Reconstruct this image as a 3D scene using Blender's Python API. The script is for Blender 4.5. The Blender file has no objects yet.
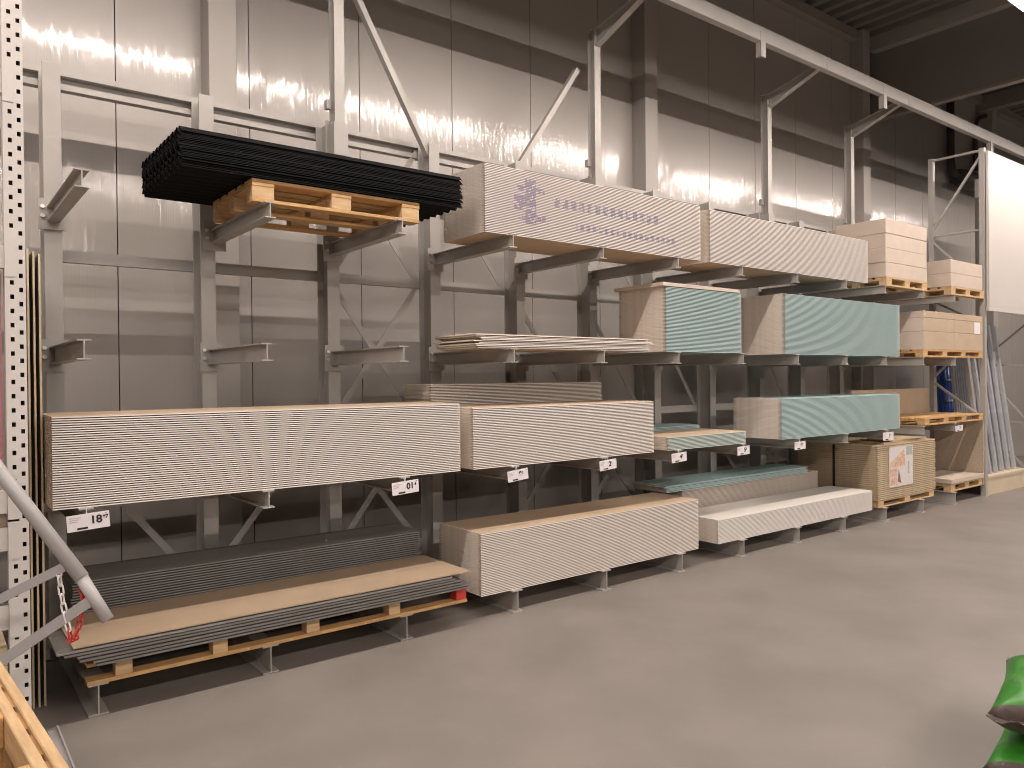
import bpy, bmesh, math, random
from mathutils import Vector, Matrix, Euler
random.seed(7)
PI = math.pi
scene = bpy.context.scene
COL = scene.collection

# ------------------------------------------------------------------ materials
def mat(name, col, rough=.6, metal=0., spec=.5, var=0., vscale=6., bump=0., bscale=40., stretch=(1, 1, 1), col2=None):
    m = bpy.data.materials.new(name); m.use_nodes = True
    nt = m.node_tree; b = nt.nodes['Principled BSDF']
    b.inputs['Base Color'].default_value = (*col, 1)
    b.inputs['Roughness'].default_value = rough
    b.inputs['Metallic'].default_value = metal
    b.inputs['Specular IOR Level'].default_value = spec
    if var or bump:
        tc = nt.nodes.new('ShaderNodeTexCoord'); mp = nt.nodes.new('ShaderNodeMapping')
        mp.inputs['Scale'].default_value = stretch
        nt.links.new(tc.outputs['Object'], mp.inputs['Vector'])
    if var:
        n = nt.nodes.new('ShaderNodeTexNoise'); n.inputs['Scale'].default_value = vscale
        n.inputs['Detail'].default_value = 6
        nt.links.new(mp.outputs['Vector'], n.inputs['Vector'])
        r = nt.nodes.new('ShaderNodeValToRGB')
        r.color_ramp.elements[0].position = .3; r.color_ramp.elements[1].position = .7
        c2 = col2 or tuple(c * (1 + var) for c in col)
        c1 = tuple(c * (1 - var) for c in col) if col2 is None else col
        r.color_ramp.elements[0].color = (*c1, 1); r.color_ramp.elements[1].color = (*c2, 1)
        nt.links.new(n.outputs['Fac'], r.inputs['Fac'])
        nt.links.new(r.outputs['Color'], b.inputs['Base Color'])
    if bump:
        n2 = nt.nodes.new('ShaderNodeTexNoise'); n2.inputs['Scale'].default_value = bscale
        n2.inputs['Detail'].default_value = 4
        nt.links.new(mp.outputs['Vector'], n2.inputs['Vector'])
        bp = nt.nodes.new('ShaderNodeBump'); bp.inputs['Strength'].default_value = bump
        bp.inputs['Distance'].default_value = .01
        nt.links.new(n2.outputs['Fac'], bp.inputs['Height'])
        nt.links.new(bp.outputs['Normal'], b.inputs['Normal'])
    return m

M = {}
M['floor'] = mat('floor_concrete', (.225, .203, .185), .55, var=.13, vscale=1.3, bump=.05, bscale=60)
M['wall'] = mat('wall_panel_paint', (.415, .388, .362), .30, spec=.5)
M['column'] = mat('column_paint', (.41, .385, .36), .5)
M['dark'] = mat('dark_recess', (.05, .045, .04), .8)
M['deck'] = mat('roof_deck_steel', (.20, .19, .18), .5)
M['bulk'] = mat('bulkhead_cladding', (.24, .225, .21), .7)
M['rack'] = mat('rack_grey_paint', (.40, .382, .36), .42, var=.05, vscale=5)
M['zinc'] = mat('zinc_bolt', (.75, .74, .72), .35, .6)
M['galv'] = mat('galvanised_steel', (.60, .62, .66), .36, .45, var=.1, vscale=9)
M['paper'] = mat('white_edge_paper', (.90, .87, .84), .75)
M['paperg'] = mat('green_edge_paper', (.53, .70, .70), .75)
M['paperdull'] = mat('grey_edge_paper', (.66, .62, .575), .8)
M['kraft'] = mat('kraft_face_paper', (.50, .385, .27), .8, var=.06, vscale=5)
M['greenface'] = mat('green_face_paper', (.27, .385, .385), .8, var=.05, vscale=4)
M['gyps'] = mat('cut_gypsum', (.74, .67, .60), .85, var=.08, vscale=14)
M['greyface'] = mat('grey_fibre_face', (.14, .128, .12), .75, var=.12, vscale=5)
M['greyedge'] = mat('grey_fibre_edge', (.235, .225, .212), .8, var=.1, vscale=12)
M['tan'] = mat('tan_hardboard', (.41, .31, .215), .7, var=.06, vscale=4)
M['black'] = mat('black_bitumen', (.005, .005, .0055), .7, spec=.2)
M['wood'] = mat('pallet_wood', (.55, .335, .145), .75, var=.22, vscale=5, stretch=(1.2, 9, 9))
M['woodpale'] = mat('pallet_wood_pale', (.58, .40, .22), .75, var=.18, vscale=5, stretch=(1.2, 9, 9))
M['red'] = mat('red_plastic', (.55, .05, .04), .45)
M['osb'] = mat('tan_board_face', (.50, .39, .25), .75, var=.1, vscale=6)
M['osbedge'] = mat('tan_board_edge', (.55, .44, .30), .8, var=.12, vscale=16)
M['chip'] = mat('chipboard_face', (.46, .38, .29), .8, var=.2, vscale=60)
M['beige'] = mat('beige_pack', (.58, .49, .415), .75, var=.05, vscale=5)
M['beigeend'] = mat('beige_pack_end', (.60, .51, .435), .75, var=.05, vscale=5)
M['card'] = mat('brown_cardboard', (.48, .375, .27), .8, var=.06, vscale=5)
M['cardend'] = mat('pale_cardboard', (.64, .56, .48), .8, var=.05, vscale=5)
M['shelfpaint'] = mat('shelf_paint', (.60, .575, .55), .45)
M['white'] = mat('white_plastic', (.82, .80, .78), .45)
M['panel'] = mat('white_panel', (.58, .545, .52), .6)
M['label'] = mat('price_card', (.80, .77, .80), .4)
M['ink'] = mat('black_ink', (.02, .02, .02), .5)
M['greyink'] = mat('grey_ink', (.45, .43, .45), .5)
M['blue'] = mat('blue_film', (.03, .10, .45), .25)
M['pink'] = mat('pink_foam', (.46, .20, .23), .7)
M['cart'] = mat('grey_coated_tube', (.42, .41, .41), .38)
M['pipe'] = mat('dark_pipe', (.06, .052, .046), .6)
M['green'] = mat('green_sack', (.035, .22, .02), .38, var=.25, vscale=9, bump=.5, bscale=14)
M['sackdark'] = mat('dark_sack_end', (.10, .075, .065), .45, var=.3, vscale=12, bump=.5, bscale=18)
M['sackwhite'] = mat('sack_white_print', (.75, .78, .70), .45)
M['strip'] = mat('pale_door_edge', (.66, .56, .38), .7)
M['doorface'] = mat('pale_panel_face', (.34, .29, .23), .7)
M['steel'] = mat('structural_steel', (.30, .27, .24), .6)
M['plinth'] = mat('pale_plinth', (.58, .49, .36), .7, var=.06, vscale=3)
M['photo_tan'] = mat('leaflet_print_tan', (.66, .46, .36), .5, var=.3, vscale=22)
M['photo_grey'] = mat('leaflet_print_grey', (.42, .44, .42), .5)
M['photo_pale'] = mat('leaflet_print_pale', (.70, .66, .66), .5, var=.12, vscale=30)
M['photo_dark'] = mat('leaflet_print_brown', (.26, .15, .12), .5)
M['housing'] = mat('lamp_housing', (.75, .74, .72), .5)

# wall: fine vertical micro ribs as bump (real relief of the sheet)
def wall_material():
    m = M['wall']; nt = m.node_tree; b = nt.nodes['Principled BSDF']
    g = nt.nodes.new('ShaderNodeTexCoord')
    mp = nt.nodes.new('ShaderNodeMapping'); mp.inputs['Scale'].default_value = (1, 1, .11)
    nt.links.new(g.outputs['Object'], mp.inputs['Vector'])
    n = nt.nodes.new('ShaderNodeTexNoise'); n.inputs['Scale'].default_value = 20; n.inputs['Detail'].default_value = 2
    nt.links.new(mp.outputs['Vector'], n.inputs['Vector'])
    bp = nt.nodes.new('ShaderNodeBump'); bp.inputs['Strength'].default_value = 1.0; bp.inputs['Distance'].default_value = .0060
    nt.links.new(n.outputs['Fac'], bp.inputs['Height']); nt.links.new(bp.outputs['Normal'], b.inputs['Coat Normal'])
    b.inputs['Coat Weight'].default_value = .75; b.inputs['Coat Roughness'].default_value = .085
wall_material()

# blue print sprayed on the long side of one stack (marks fixed on the boards)
def printed_paper():
    m = bpy.data.materials.new('printed_edge_paper'); m.use_nodes = True
    nt = m.node_tree; b = nt.nodes['Principled BSDF']; b.inputs['Roughness'].default_value = .75
    geo = nt.nodes.new('ShaderNodeNewGeometry'); sep = nt.nodes.new('ShaderNodeSeparateXYZ')
    nt.links.new(geo.outputs['Position'], sep.inputs['Vector'])
    def mth(op, a, c=None):
        n = nt.nodes.new('ShaderNodeMath'); n.operation = op
        for i, v in enumerate((a, c)):
            if v is None: continue
            if isinstance(v, (int, float)): n.inputs[i].default_value = v
            else: nt.links.new(v, n.inputs[i])
        return n.outputs[0]
    X, Z = sep.outputs['X'], sep.outputs['Z']
    def inside(v, lo, hi): return mth('MULTIPLY', mth('GREATER_THAN', v, lo), mth('LESS_THAN', v, hi))
    def rect(x0, x1, z0, z1): return mth('MULTIPLY', inside(X, x0, x1), inside(Z, z0, z1))
    tot = rect(3.06, 3.17, 3.02, 3.37)
    for r in ((2.98, 3.26, 3.27, 3.31), (2.95, 3.06, 3.12, 3.24), (3.17, 3.27, 3.05, 3.10), (3.0, 3.06, 3.05, 3.08)):
        tot = mth('MAXIMUM', tot, rect(*r))
    # two rows of lettering blocks
    cell = mth('FRACT', mth('MULTIPLY', X, 11.0))
    row1 = mth('MULTIPLY', rect(3.36, 4.62, 3.19, 3.26), mth('LESS_THAN', cell, .62))
    cell2 = mth('FRACT', mth('MULTIPLY', X, 14.0))
    row2 = mth('MULTIPLY', rect(3.60, 4.85, 3.03, 3.08), mth('LESS_THAN', cell2, .6))
    tot = mth('MAXIMUM', tot, mth('MAXIMUM', row1, row2))
    nz = nt.nodes.new('ShaderNodeTexNoise'); nz.inputs['Scale'].default_value = 25
    nt.links.new(geo.outputs['Position'], nz.inputs['Vector'])
    tot = mth('MULTIPLY', tot, mth('MULTIPLY', mth('GREATER_THAN', nz.outputs['Fac'], .44), .55))
    mx = nt.nodes.new('ShaderNodeMix'); mx.data_type = 'RGBA'
    nt.links.new(tot, mx.inputs[0])
    mx.inputs[6].default_value = (.90, .87, .84, 1); mx.inputs[7].default_value = (.12, .14, .48, 1)
    nt.links.new(mx.outputs[2], b.inputs['Base Color'])
    return m
M['printed'] = printed_paper()

def emat(name, col, strength):
    m = bpy.data.materials.new(name); m.use_nodes = True
    nt = m.node_tree; b = nt.nodes['Principled BSDF']
    b.inputs['Base Color'].default_value = (.9, .9, .9, 1)
    b.inputs['Emission Color'].default_value = (*col, 1); b.inputs['Emission Strength'].default_value = strength
    return m
M['lens'] = emat('lamp_lens', (1., .86, .765), 4.)
POWER = 40.

# ------------------------------------------------------------------ helpers
def add_box(bm, x0, x1, y0, y1, z0, z1, mi=0):
    vs = [bm.verts.new(p) for p in ((x0, y0, z0), (x1, y0, z0), (x1, y1, z0), (x0, y1, z0),
                                    (x0, y0, z1), (x1, y0, z1), (x1, y1, z1), (x0, y1, z1))]
    for q in ((3, 2, 1, 0), (4, 5, 6, 7), (0, 1, 5, 4), (1, 2, 6, 5), (2, 3, 7, 6), (3, 0, 4, 7)):
        f = bm.faces.new([vs[i] for i in q]); f.material_index = mi
    return vs

def add_bar(bm, p, q, w, h, up=(0, 0, 1), mi=0):
    """rectangular bar from p to q, w across, h along 'up'"""
    p, q = Vector(p), Vector(q); d = (q - p).normalized()
    s = d.cross(Vector(up)).normalized(); u = s.cross(d).normalized()
    c = []
    for e in (p, q):
        c.append([bm.verts.new(e + s * a * w / 2 + u * b * h / 2) for a, b in ((-1, -1), (1, -1), (1, 1), (-1, 1))])
    for i in range(4):
        f = bm.faces.new((c[0][i], c[0][(i + 1) % 4], c[1][(i + 1) % 4], c[1][i])); f.material_index = mi
    bm.faces.new(c[0][::-1]).material_index = mi; bm.faces.new(c[1]).material_index = mi

def add_tube(bm, pts, r, n=12, mi=0, cap=True):
    pts = [Vector(p) for p in pts]; rings = []
    rr = r if isinstance(r, (list, tuple)) else [r] * len(pts)
    prev = None
    for i, p in enumerate(pts):
        a = pts[max(i - 1, 0)]; b = pts[min(i + 1, len(pts) - 1)]
        d = (b - a).normalized()
        if prev is None:
            s = d.orthogonal().normalized()
        else:
            s = (prev - d * prev.dot(d)).normalized()
        prev = s; t = d.cross(s)
        rings.append([bm.verts.new(p + (s * math.cos(k * 2 * PI / n) + t * math.sin(k * 2 * PI / n)) * rr[i]) for k in range(n)])
    for a, b in zip(rings, rings[1:]):
        for k in range(n):
            f = bm.faces.new((a[k], a[(k + 1) % n], b[(k + 1) % n], b[k])); f.smooth = True; f.material_index = mi
    if cap:
        bm.faces.new(rings[0][::-1]).material_index = mi; bm.faces.new(rings[-1]).material_index = mi

def add_profile(bm, prof, axis_pts, mi=0):
    """extrude a closed 2D profile (list of (a,b)) between matching 3D lists given by axis_pts = list of functions (a,b)->Vector"""
    rings = [[bm.verts.new(fn(a, b)) for a, b in prof] for fn in axis_pts]
    n = len(prof)
    for r0, r1 in zip(rings, rings[1:]):
        for k in range(n):
            bm.faces.new((r0[k], r0[(k + 1) % n], r1[(k + 1) % n], r1[k])).material_index = mi
    bm.faces.new(rings[0][::-1]).material_index = mi
    bm.faces.new(rings[-1]).material_index = mi

def i_profile(w, h, tf, tw):
    a, b = w / 2, tw / 2
    return [(-a, 0), (a, 0), (a, tf), (b, tf), (b, h - tf), (a, h - tf), (a, h), (-a, h), (-a, h - tf), (-b, h - tf), (-b, tf), (-a, tf)]

def link(name, bm, mats, parent=None, loc=None, rot=None):
    bmesh.ops.recalc_face_normals(bm, faces=bm.faces[:])
    me = bpy.data.meshes.new(name); bm.to_mesh(me); bm.free()
    for m in (mats if isinstance(mats, (list, tuple)) else [mats]):
        me.materials.append(M[m] if isinstance(m, str) else m)
    o = bpy.data.objects.new(name, me); COL.objects.link(o)
    if parent: o.parent = parent
    if loc: o.location = loc
    if rot: o.rotation_euler = rot
    return o

def bevel(o, w=.003, seg=2):
    md = o.modifiers.new('bevel', 'BEVEL'); md.width = w; md.segments = seg; md.limit_method = 'ANGLE'
    return o

def tag(o, label, cat, group=None, kind=None):
    o['label'] = label; o['category'] = cat
    if group: o['group'] = group
    if kind: o['kind'] = kind
    return o

def thing(name, label, cat, loc=(0, 0, 0), rot=None, group=None):
    o = bpy.data.objects.new(name, None); COL.objects.link(o); o.location = loc
    o.empty_display_size = .1
    if rot: o.rotation_euler = rot
    return tag(o, label, cat, group)

def struct(name, bm, mats):
    o = link(name, bm, mats); o['kind'] = 'structure'
    return o

def copy_tree(o, parent=None):
    c = o.copy(); COL.objects.link(c)
    if parent: c.parent = parent
    for ch in list(o.children):
        copy_tree(ch, c)
    return c

def text_part(name, body, size, m, parent, loc, rot, bold=0.):
    cu = bpy.data.curves.new(name, 'FONT'); cu.body = body; cu.size = size; cu.extrude = .0006; cu.offset = bold
    t = bpy.data.objects.new(name, cu); COL.objects.link(t)
    bpy.context.view_layer.update()
    me = bpy.data.meshes.new_from_object(t.evaluated_get(bpy.context.evaluated_depsgraph_get()))
    me.materials.clear(); me.materials.append(M[m])
    COL.objects.unlink(t); bpy.data.objects.remove(t)
    o = bpy.data.objects.new(name, me); COL.objects.link(o)
    o.parent = parent; o.location = loc; o.rotation_euler = rot
    return o

# ------------------------------------------------------------------ setting
YW = 1.87          # wall plane
ZC = 7.42          # roof deck underside
XB = 12.0          # bulkhead plane
bm = bmesh.new(); add_box(bm, -9, 34, -19, 2.1, -.2, 0); struct('floor', bm, 'floor')

bm = bmesh.new()
x = .51 - 1.035 * 9
while x < 34:
    # sandwich panels with chamfered joints and shallow micro-ribs standing proud of the dark joint
    g = .004
    add_box(bm, x + g, x + 1.035 - g, YW, YW + .06, 0, ZC)
    for k in range(1, 20):
        xr = x + k * 1.035 / 20
        add_profile(bm, [(xr - .004, 0), (xr, -.00025), (xr + .004, 0)], [lambda a, b: Vector((a, YW + b - .00005, .02)), lambda a, b: Vector((a, YW + b - .00005, ZC - .02))])
    x += 1.035
add_box(bm, -9, 34, YW + .0601, YW + .12, 0, ZC, 1)
struct('wall_back', bm, ['wall', 'dark'])

for k, xc in enumerate((-3.86, 1.26, 6.37, 11.53, 16.66)):
    bm = bmesh.new()
    prof = i_profile(.22, .22, .012, .01)
    add_box(bm, xc - .11, xc + .11, YW - .22, YW - .001, 0, ZC)
    o = struct('trim_%d' % (k + 1), bm, 'column'); bevel(o, .004)

# roof deck: trapezoidal ribs running away from the wall
bm = bmesh.new()
x = -9
pts = []
while x < 34:
    pts += [(x, ZC + .14), (x + .08, ZC + .14), (x + .12, ZC), (x + .24, ZC), (x + .28, ZC + .14)]
    x += .30
vs0 = [bm.verts.new((a, YW + .12, b)) for a, b in pts]; vs1 = [bm.verts.new((a, -19, b)) for a, b in pts]
for i in range(len(pts) - 1): bm.faces.new((vs0[i], vs0[i + 1], vs1[i + 1], vs1[i]))
add_box(bm, -9, 34, -19, 2.1, ZC + .16, ZC + .24)
struct('ceiling', bm, 'deck')

bm = bmesh.new(); add_box(bm, XB, XB + .12, -19, YW - .001, 6.12, ZC - .005); struct('wall_bulkhead', bm, 'bulk')
bm = bmesh.new(); add_box(bm, XB - .012, XB + .13, -19, YW - .001, 6.08, 6.12); struct('trim_6', bm, 'steel')
# edge beams under the roof deck
bm = bmesh.new(); add_box(bm, XB - .16, XB - .001, -19, YW - .12, ZC - .24, ZC - .005); struct('trim_7', bm, 'column')
bm = bmesh.new(); add_box(bm, -9, XB - .01, YW - .14, YW - .002, ZC - .16, ZC - .005); struct('trim_8', bm, 'steel')
bm = bmesh.new(); add_box(bm, 16.3, 16.5, -19, YW - .002, ZC - .3, ZC - .005); struct('trim_9', bm, 'steel')
bm = bmesh.new(); add_box(bm, XB + .13, 34, YW - .14, YW - .002, ZC - .16, ZC - .005); struct('trim_10', bm, 'steel')

# pipes on the wall beyond the rack
t = thing('ventilation_duct', 'dark horizontal duct on the wall fed by a thin dark riser pipe', 'duct', (15, 1.66, 5.56))
bm = bmesh.new(); add_tube(bm, [(-.05, 0, 0), (.1, 0, 0), (2.4, 0, 0)], [.15, .17, .17], 20); link('duct', bm, 'pipe', t)
bm = bmesh.new(); add_tube(bm, [(-.12, .1, 1.42), (-.12, .1, .3), (-.1, .08, .12), (-.02, .02, .02)], .07, 14); link('riser_pipe', bm, 'pipe', t)
bm = bmesh.new(); add_tube(bm, [(-.12, .1, 1.42), (-.06, .08, 1.54), (.1, -.1, 1.6), (.3, -.5, 1.62)], .07, 14); link('pipe_bend', bm, 'pipe', t)
t = thing('cable_pipe', 'thin dark pipe running down the wall next to a grey column', 'pipe', (16.1, 1.80, 5.9))
bm = bmesh.new(); add_tube(bm, [(0, 0, 0), (0, 0, .9), (.1, -.02, 1.05), (.38, -.04, 1.15)], .045, 12); link('pipe', bm, 'pipe', t)
bm = bmesh.new(); add_box(bm, -.06, .06, .01, .068, .3, .34); link('pipe_clip', bm, 'steel', t)

# ------------------------------------------------------------------ lamps: trunking rows with downlight trough and lens
def lamp_row(y, x0, x1, first):
    n = int((x1 - x0) / 1.5)
    protos = None
    for k in range(n):
        x = x0 + k * 1.5
        if first[0] is None:
            t = thing('strip_light', '', 'ceiling light', (x, y, 5.71))
            bm = bmesh.new()
            prof = [(-.085, .004), (-.081, .004), (-.065, .06), (.065, .06), (.081, .004), (.085, .004), (.07, .07), (.03, .07), (.03, .12), (-.03, .12), (-.03, .07), (-.07, .07)]
            add_profile(bm, prof, [lambda a, b: Vector((0, a, b)), lambda a, b: Vector((1.498, a, b))])
            link('lamp_housing', bm, 'housing', t)
            bm = bmesh.new()
            lp = [(-.05, .046), (-.03, .038), (.03, .038), (.05, .046)]
            add_profile(bm, lp + [(.05, .058), (-.05, .058)], [lambda a, b: Vector((.04, a, b)), lambda a, b: Vector((1.46, a, b))])
            link('lamp_lens', bm, 'lens', t)
            for sg in (-1, 1):
                ld = bpy.data.lights.new('lamp_tube', 'AREA'); ld.shape = 'RECTANGLE'; ld.size = 1.42; ld.size_y = .036
                ld.energy = POWER; ld.color = (1., .87, .785)
                lo = bpy.data.objects.new('lamp_tube', ld); COL.objects.link(lo); lo.parent = t
                lo.location = (.75, sg * .014, .018); lo.rotation_euler = (sg * math.radians(52), 0, 0)
            bm = bmesh.new(); add_tube(bm, [(.88, 0, .12), (.88, 0, ZC - 5.71 - .006)], .006, 8); link('suspension_rod', bm, 'steel', t)
            bm = bmesh.new(); add_box(bm, .70, 1.06, -.03, .03, ZC - 5.71 - .006, ZC - 5.71 - .0002); link('ceiling_plate', bm, 'steel', t)
            first[0] = t; o = t
        else:
            o = copy_tree(first[0]); o.location = (x, y, 5.71)
        if y > -2 and 8 < x < 13:
            tag(o, 'bright white strip light cut by the top right corner of the photo', 'ceiling light', 'strip lights in the corner')
        else:
            tag(o, 'white strip light in a row above the aisle outside the view', 'ceiling light', 'strip lights above the aisles')
LF = [None]
lamp_row(-1.60, -7, 20, LF)
lamp_row(-8.5, -7, 20, LF)
lamp_row(-15.5, -7, 20, LF)

# ------------------------------------------------------------------ cantilever rack
S = .97
FEET = [.035, .985, 1.945, 2.925, 3.885, 4.86, 5.805, 6.79, 7.735, 8.70, 9.68, 10.65]
UPX = [-.012, .965, 1.945, 2.915, 3.88, 4.84, 5.82, 6.80, 7.80, 8.72, 9.72, 10.67]
rack = thing('cantilever_rack', 'long grey steel cantilever rack with rows of bolted arms along the wall', 'rack')
YU = 1.10
def up_top(i): return 3.90
for i, ux in enumerate(UPX):
    bm = bmesh.new()
    prof = i_profile(.105, .20, .012, .009)
    add_profile(bm, prof, [lambda a, b: Vector((ux + a, YU + b, 0.0)), lambda a, b: Vector((ux + a, YU + b, 3.90))])
    up = link('upright', bm, 'rack', rack); bevel(up, .002, 1)
    bm = bmesh.new(); add_box(bm, ux - .10, ux + .10, YU - .02, YU + .24, 0.0, .012); link('base_plate', bm, 'rack', up)

def arm(i, z1, h, w, nm, y0=-.03, y1=YU - .013, xo=0., plate=True, end=True):
    ax = (FEET[i] if nm == 'base_arm' else UPX[i]) + xo
    bm = bmesh.new()
    prof = i_profile(w, h, .008, .007)
    add_profile(bm, prof, [lambda a, b: Vector((ax + a, y0, z1 - h + b)), lambda a, b: Vector((ax + a, y1, z1 - h + b))])
    a_ = link(nm, bm, 'rack', rack)
    if plate:
        bm = bmesh.new(); add_box(bm, ax - .085, ax + .075, y1 + .0005, y1 + .0125, z1 - h - .05, z1 + .05)
        link('mounting_plate', bm, 'rack', a_)
        if i < 6:
            for bz in (z1 - .005, z1 - .065):
                bm = bmesh.new(); add_tube(bm, [(ax - .062, y1 + .0, bz), (ax - .062, y1 - .016, bz)], .014, 6)
                link('bolt', bm, 'zinc', a_)
    return a_
for i in range(12):
    arm(i, .17, .17, .10, 'base_arm', plate=False)
    xo = (.0, .02, 0, 0, 0, 0, 0, 0, 0, 0, 0, 0)[i]
    arm(i, 1.13, .11, .072, 'arm', xo=xo)
    arm(i, 2.04, .11, .072, 'arm', xo=xo)
    arm(i, 2.915, .10, .072, 'arm', xo=xo + (.03 if i == 1 else 0)) if i else arm(0, 2.955, .10, .072, 'arm')

# horizontal rails behind the uprights
bm = bmesh.new()
prof = [(0, -.06), (.012, -.06), (.012, -.025), (.055, -.025), (.055, .025), (.0, .025), (.0, .065), (.066, .065), (.066, -.06), (.066, -.07), (0, -.07)]
add_profile(bm, prof, [lambda a, b: Vector((-.75, YU + .202 + a, 3.87 + b)), lambda a, b: Vector((11.0, YU + .202 + a, 3.87 + b))])
link('horizontal_rail', bm, 'rack', rack)
for z in (2.67, 1.43, .32):
    bm = bmesh.new()
    prof = [(0, 0), (.05, 0), (.05, .006), (.006, .006), (.006, .074), (.05, .074), (.05, .08), (0, .08)]
    add_profile(bm, prof, [lambda a, b: Vector((-.75, YU + .202 + a, z - .04 + b)), lambda a, b: Vector((11.0, YU + .202 + a, z - .04 + b))])
    link('horizontal_rail', bm, 'rack', rack)
# diagonal flat bars
def diag(i, j, z0, z1, y=YU + .25):
    bm = bmesh.new()
    add_bar(bm, (UPX[i] + (.05 if j > i else -.05), y, z0), (UPX[j] - (.05 if j > i else -.05), y + .008 * (j < i), z1), .006, .05, up=(0, 0, 1) if False else (0, .0001, 1))
    o = link('diagonal_brace', bm, 'rack', rack)
    return o
for (i, j) in ((2, 3), (5, 6), (8, 9)):
    for z0, z1 in ((2.67, 3.86), (1.43, 2.67), (.32, 1.43)):
        diag(i, j, z0, z1, YU + .215); diag(j, i, z0, z1, YU + .222)
for i, j, z0, z1 in ((0, 1, 1.43, .32), (2, 1, 1.43, .32), (3, 4, 3.86, 2.67), (4, 3, 3.86, 2.67), (4, 5, 2.67, 1.43), (5, 4, 1.43, .32), (6, 7, 2.67, 1.43), (7, 8, 1.43, .32)):
    diag(i, j, z0, z1, YU + .215)
# raised posts with bracket arms carrying the top guard rail
YR, ZR = .25, 5.43
for i in (2, 5, 8, 10):
    px_ = {2: 1.965, 5: 4.82, 8: 7.83, 10: 9.845}[i]
    bm = bmesh.new()
    prof = i_profile(.085, .10, .007, .006)
    add_profile(bm, prof, [lambda a, b: Vector((px_ + a, YU - .0 - .112 + b, 3.62)), lambda a, b: Vector((px_ + a, YU - .112 + b, 5.37))])
    post = link('extension_post', bm, 'rack', rack)
    for bx in ((px_ - .082, px_ - .046, YU - .05, YU, 3.98, 4.05), (px_ + .046, px_ + .06, YU - .05, YU, 3.99, 4.03)):
        bm = bmesh.new(); add_box(bm, *bx); link('clamp_lug', bm, 'rack', post)
    bm = bmesh.new(); add_box(bm, px_ - .06, px_ + .06, YU - .13, YU - .0121, 3.60, 3.86)
    link('post_clamp', bm, 'rack', post)
    bm = bmesh.new(); add_box(bm, px_ - .045, px_ + .045, YU - .115, YU - .008, 5.3705, 5.378); link('post_cap', bm, 'rack', post)
    # tapered I-arm
    bm = bmesh.new()
    def sec(y, z0, z1, w=.075):
        a, b, tf = w / 2, .003, .007
        h = z1 - z0
        return [Vector((px_ + p, y, z0 + q)) for p, q in ((-a, 0), (a, 0), (a, tf), (b, tf), (b, h - tf), (a, h - tf), (a, h), (-a, h), (-a, h - tf), (-b, h - tf), (-b, tf), (-a, tf))]
    r0 = [bm.verts.new(v) for v in sec(YU - .1125, 5.20, 5.37)]; r1 = [bm.verts.new(v) for v in sec(YR + .041, 5.47, 5.53)]
    for k in range(12): bm.faces.new((r0[k], r0[(k + 1) % 12], r1[(k + 1) % 12], r1[k]))
    bm.faces.new(r0[::-1]); bm.faces.new(r1)
    link('bracket_arm', bm, 'rack', rack)
bm = bmesh.new()
for xa, xb in ((-.9, 1.9), (1.905, 4.85), (4.855, 7.83), (7.835, 9.86), (9.865, 11.75), (11.755, 15.2)):
    add_box(bm, xa, xb, YR - .04, YR + .04, ZR, ZR + .155)
gr = link('guard_rail', bm, 'rack', rack); bevel(gr, .004, 1)
for xh in (3.8, 6.55, 9.22, 12.6):
    bm = bmesh.new()
    add_box(bm, xh - .045, xh + .045, YR - .044, YR - .0405, ZR - .17, ZR + .10)
    add_box(bm, xh - .045, xh - .040, YR - .044, YR + .02, ZR - .17, ZR - .001)
    add_box(bm, xh + .005, xh + .010, YR - .044, YR + .02, ZR - .17, ZR - .001)
    link('rail_hanger', bm, 'rack', gr)
# long diagonal struts from the uprights to the raised posts
for a, b in (((2.885, YU + .055, 3.80), (2.00, YU + .055, 5.35)), ((3.90, YU + .05, 3.86), (4.68, YU + .05, 4.98))):
    bm = bmesh.new(); add_bar(bm, a, b, .05, .06, up=(0, 1, 0)); link('diagonal_strut', bm, 'rack', rack)

# ------------------------------------------------------------------ sheets and boards
def board_mesh(name, L, W, T, mats, ch=.0062, dp=.045):
    """mats: edge, face, end.  Long edges tapered; tapers use the darker face colour as gap shade"""
    bm = bmesh.new()
    prof = [(.0008, 0), (W - .0008, 0), (W, .0008), (W, T - ch), (W - dp, T), (dp, T), (0, T - ch), (0, .0008)]
    q = min(.0018, T * .15)
    sq = lambda b: T / 2 + (b - T / 2) * (1 - 2 * q / T)
    add_profile(bm, prof, [lambda a, b: Vector((0, a, sq(b))), lambda a, b: Vector((.003, a, b)), lambda a, b: Vector((L - .003, a, b)), lambda a, b: Vector((L, a, sq(b)))])
    bmesh.ops.recalc_face_normals(bm, faces=bm.faces[:])
    for f in bm.faces:
        n = f.normal
        c = f.calc_center_median(); f.material_index = 2 if abs(n.x) > .3 else (0 if abs(n.y) > .6 else 1)  # tapers get the darker face colour, which paints shade into the gaps
    me = bpy.data.meshes.new(name); bm.to_mesh(me); bm.free()
    for m in mats: me.materials.append(M[m])
    return me

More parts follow.
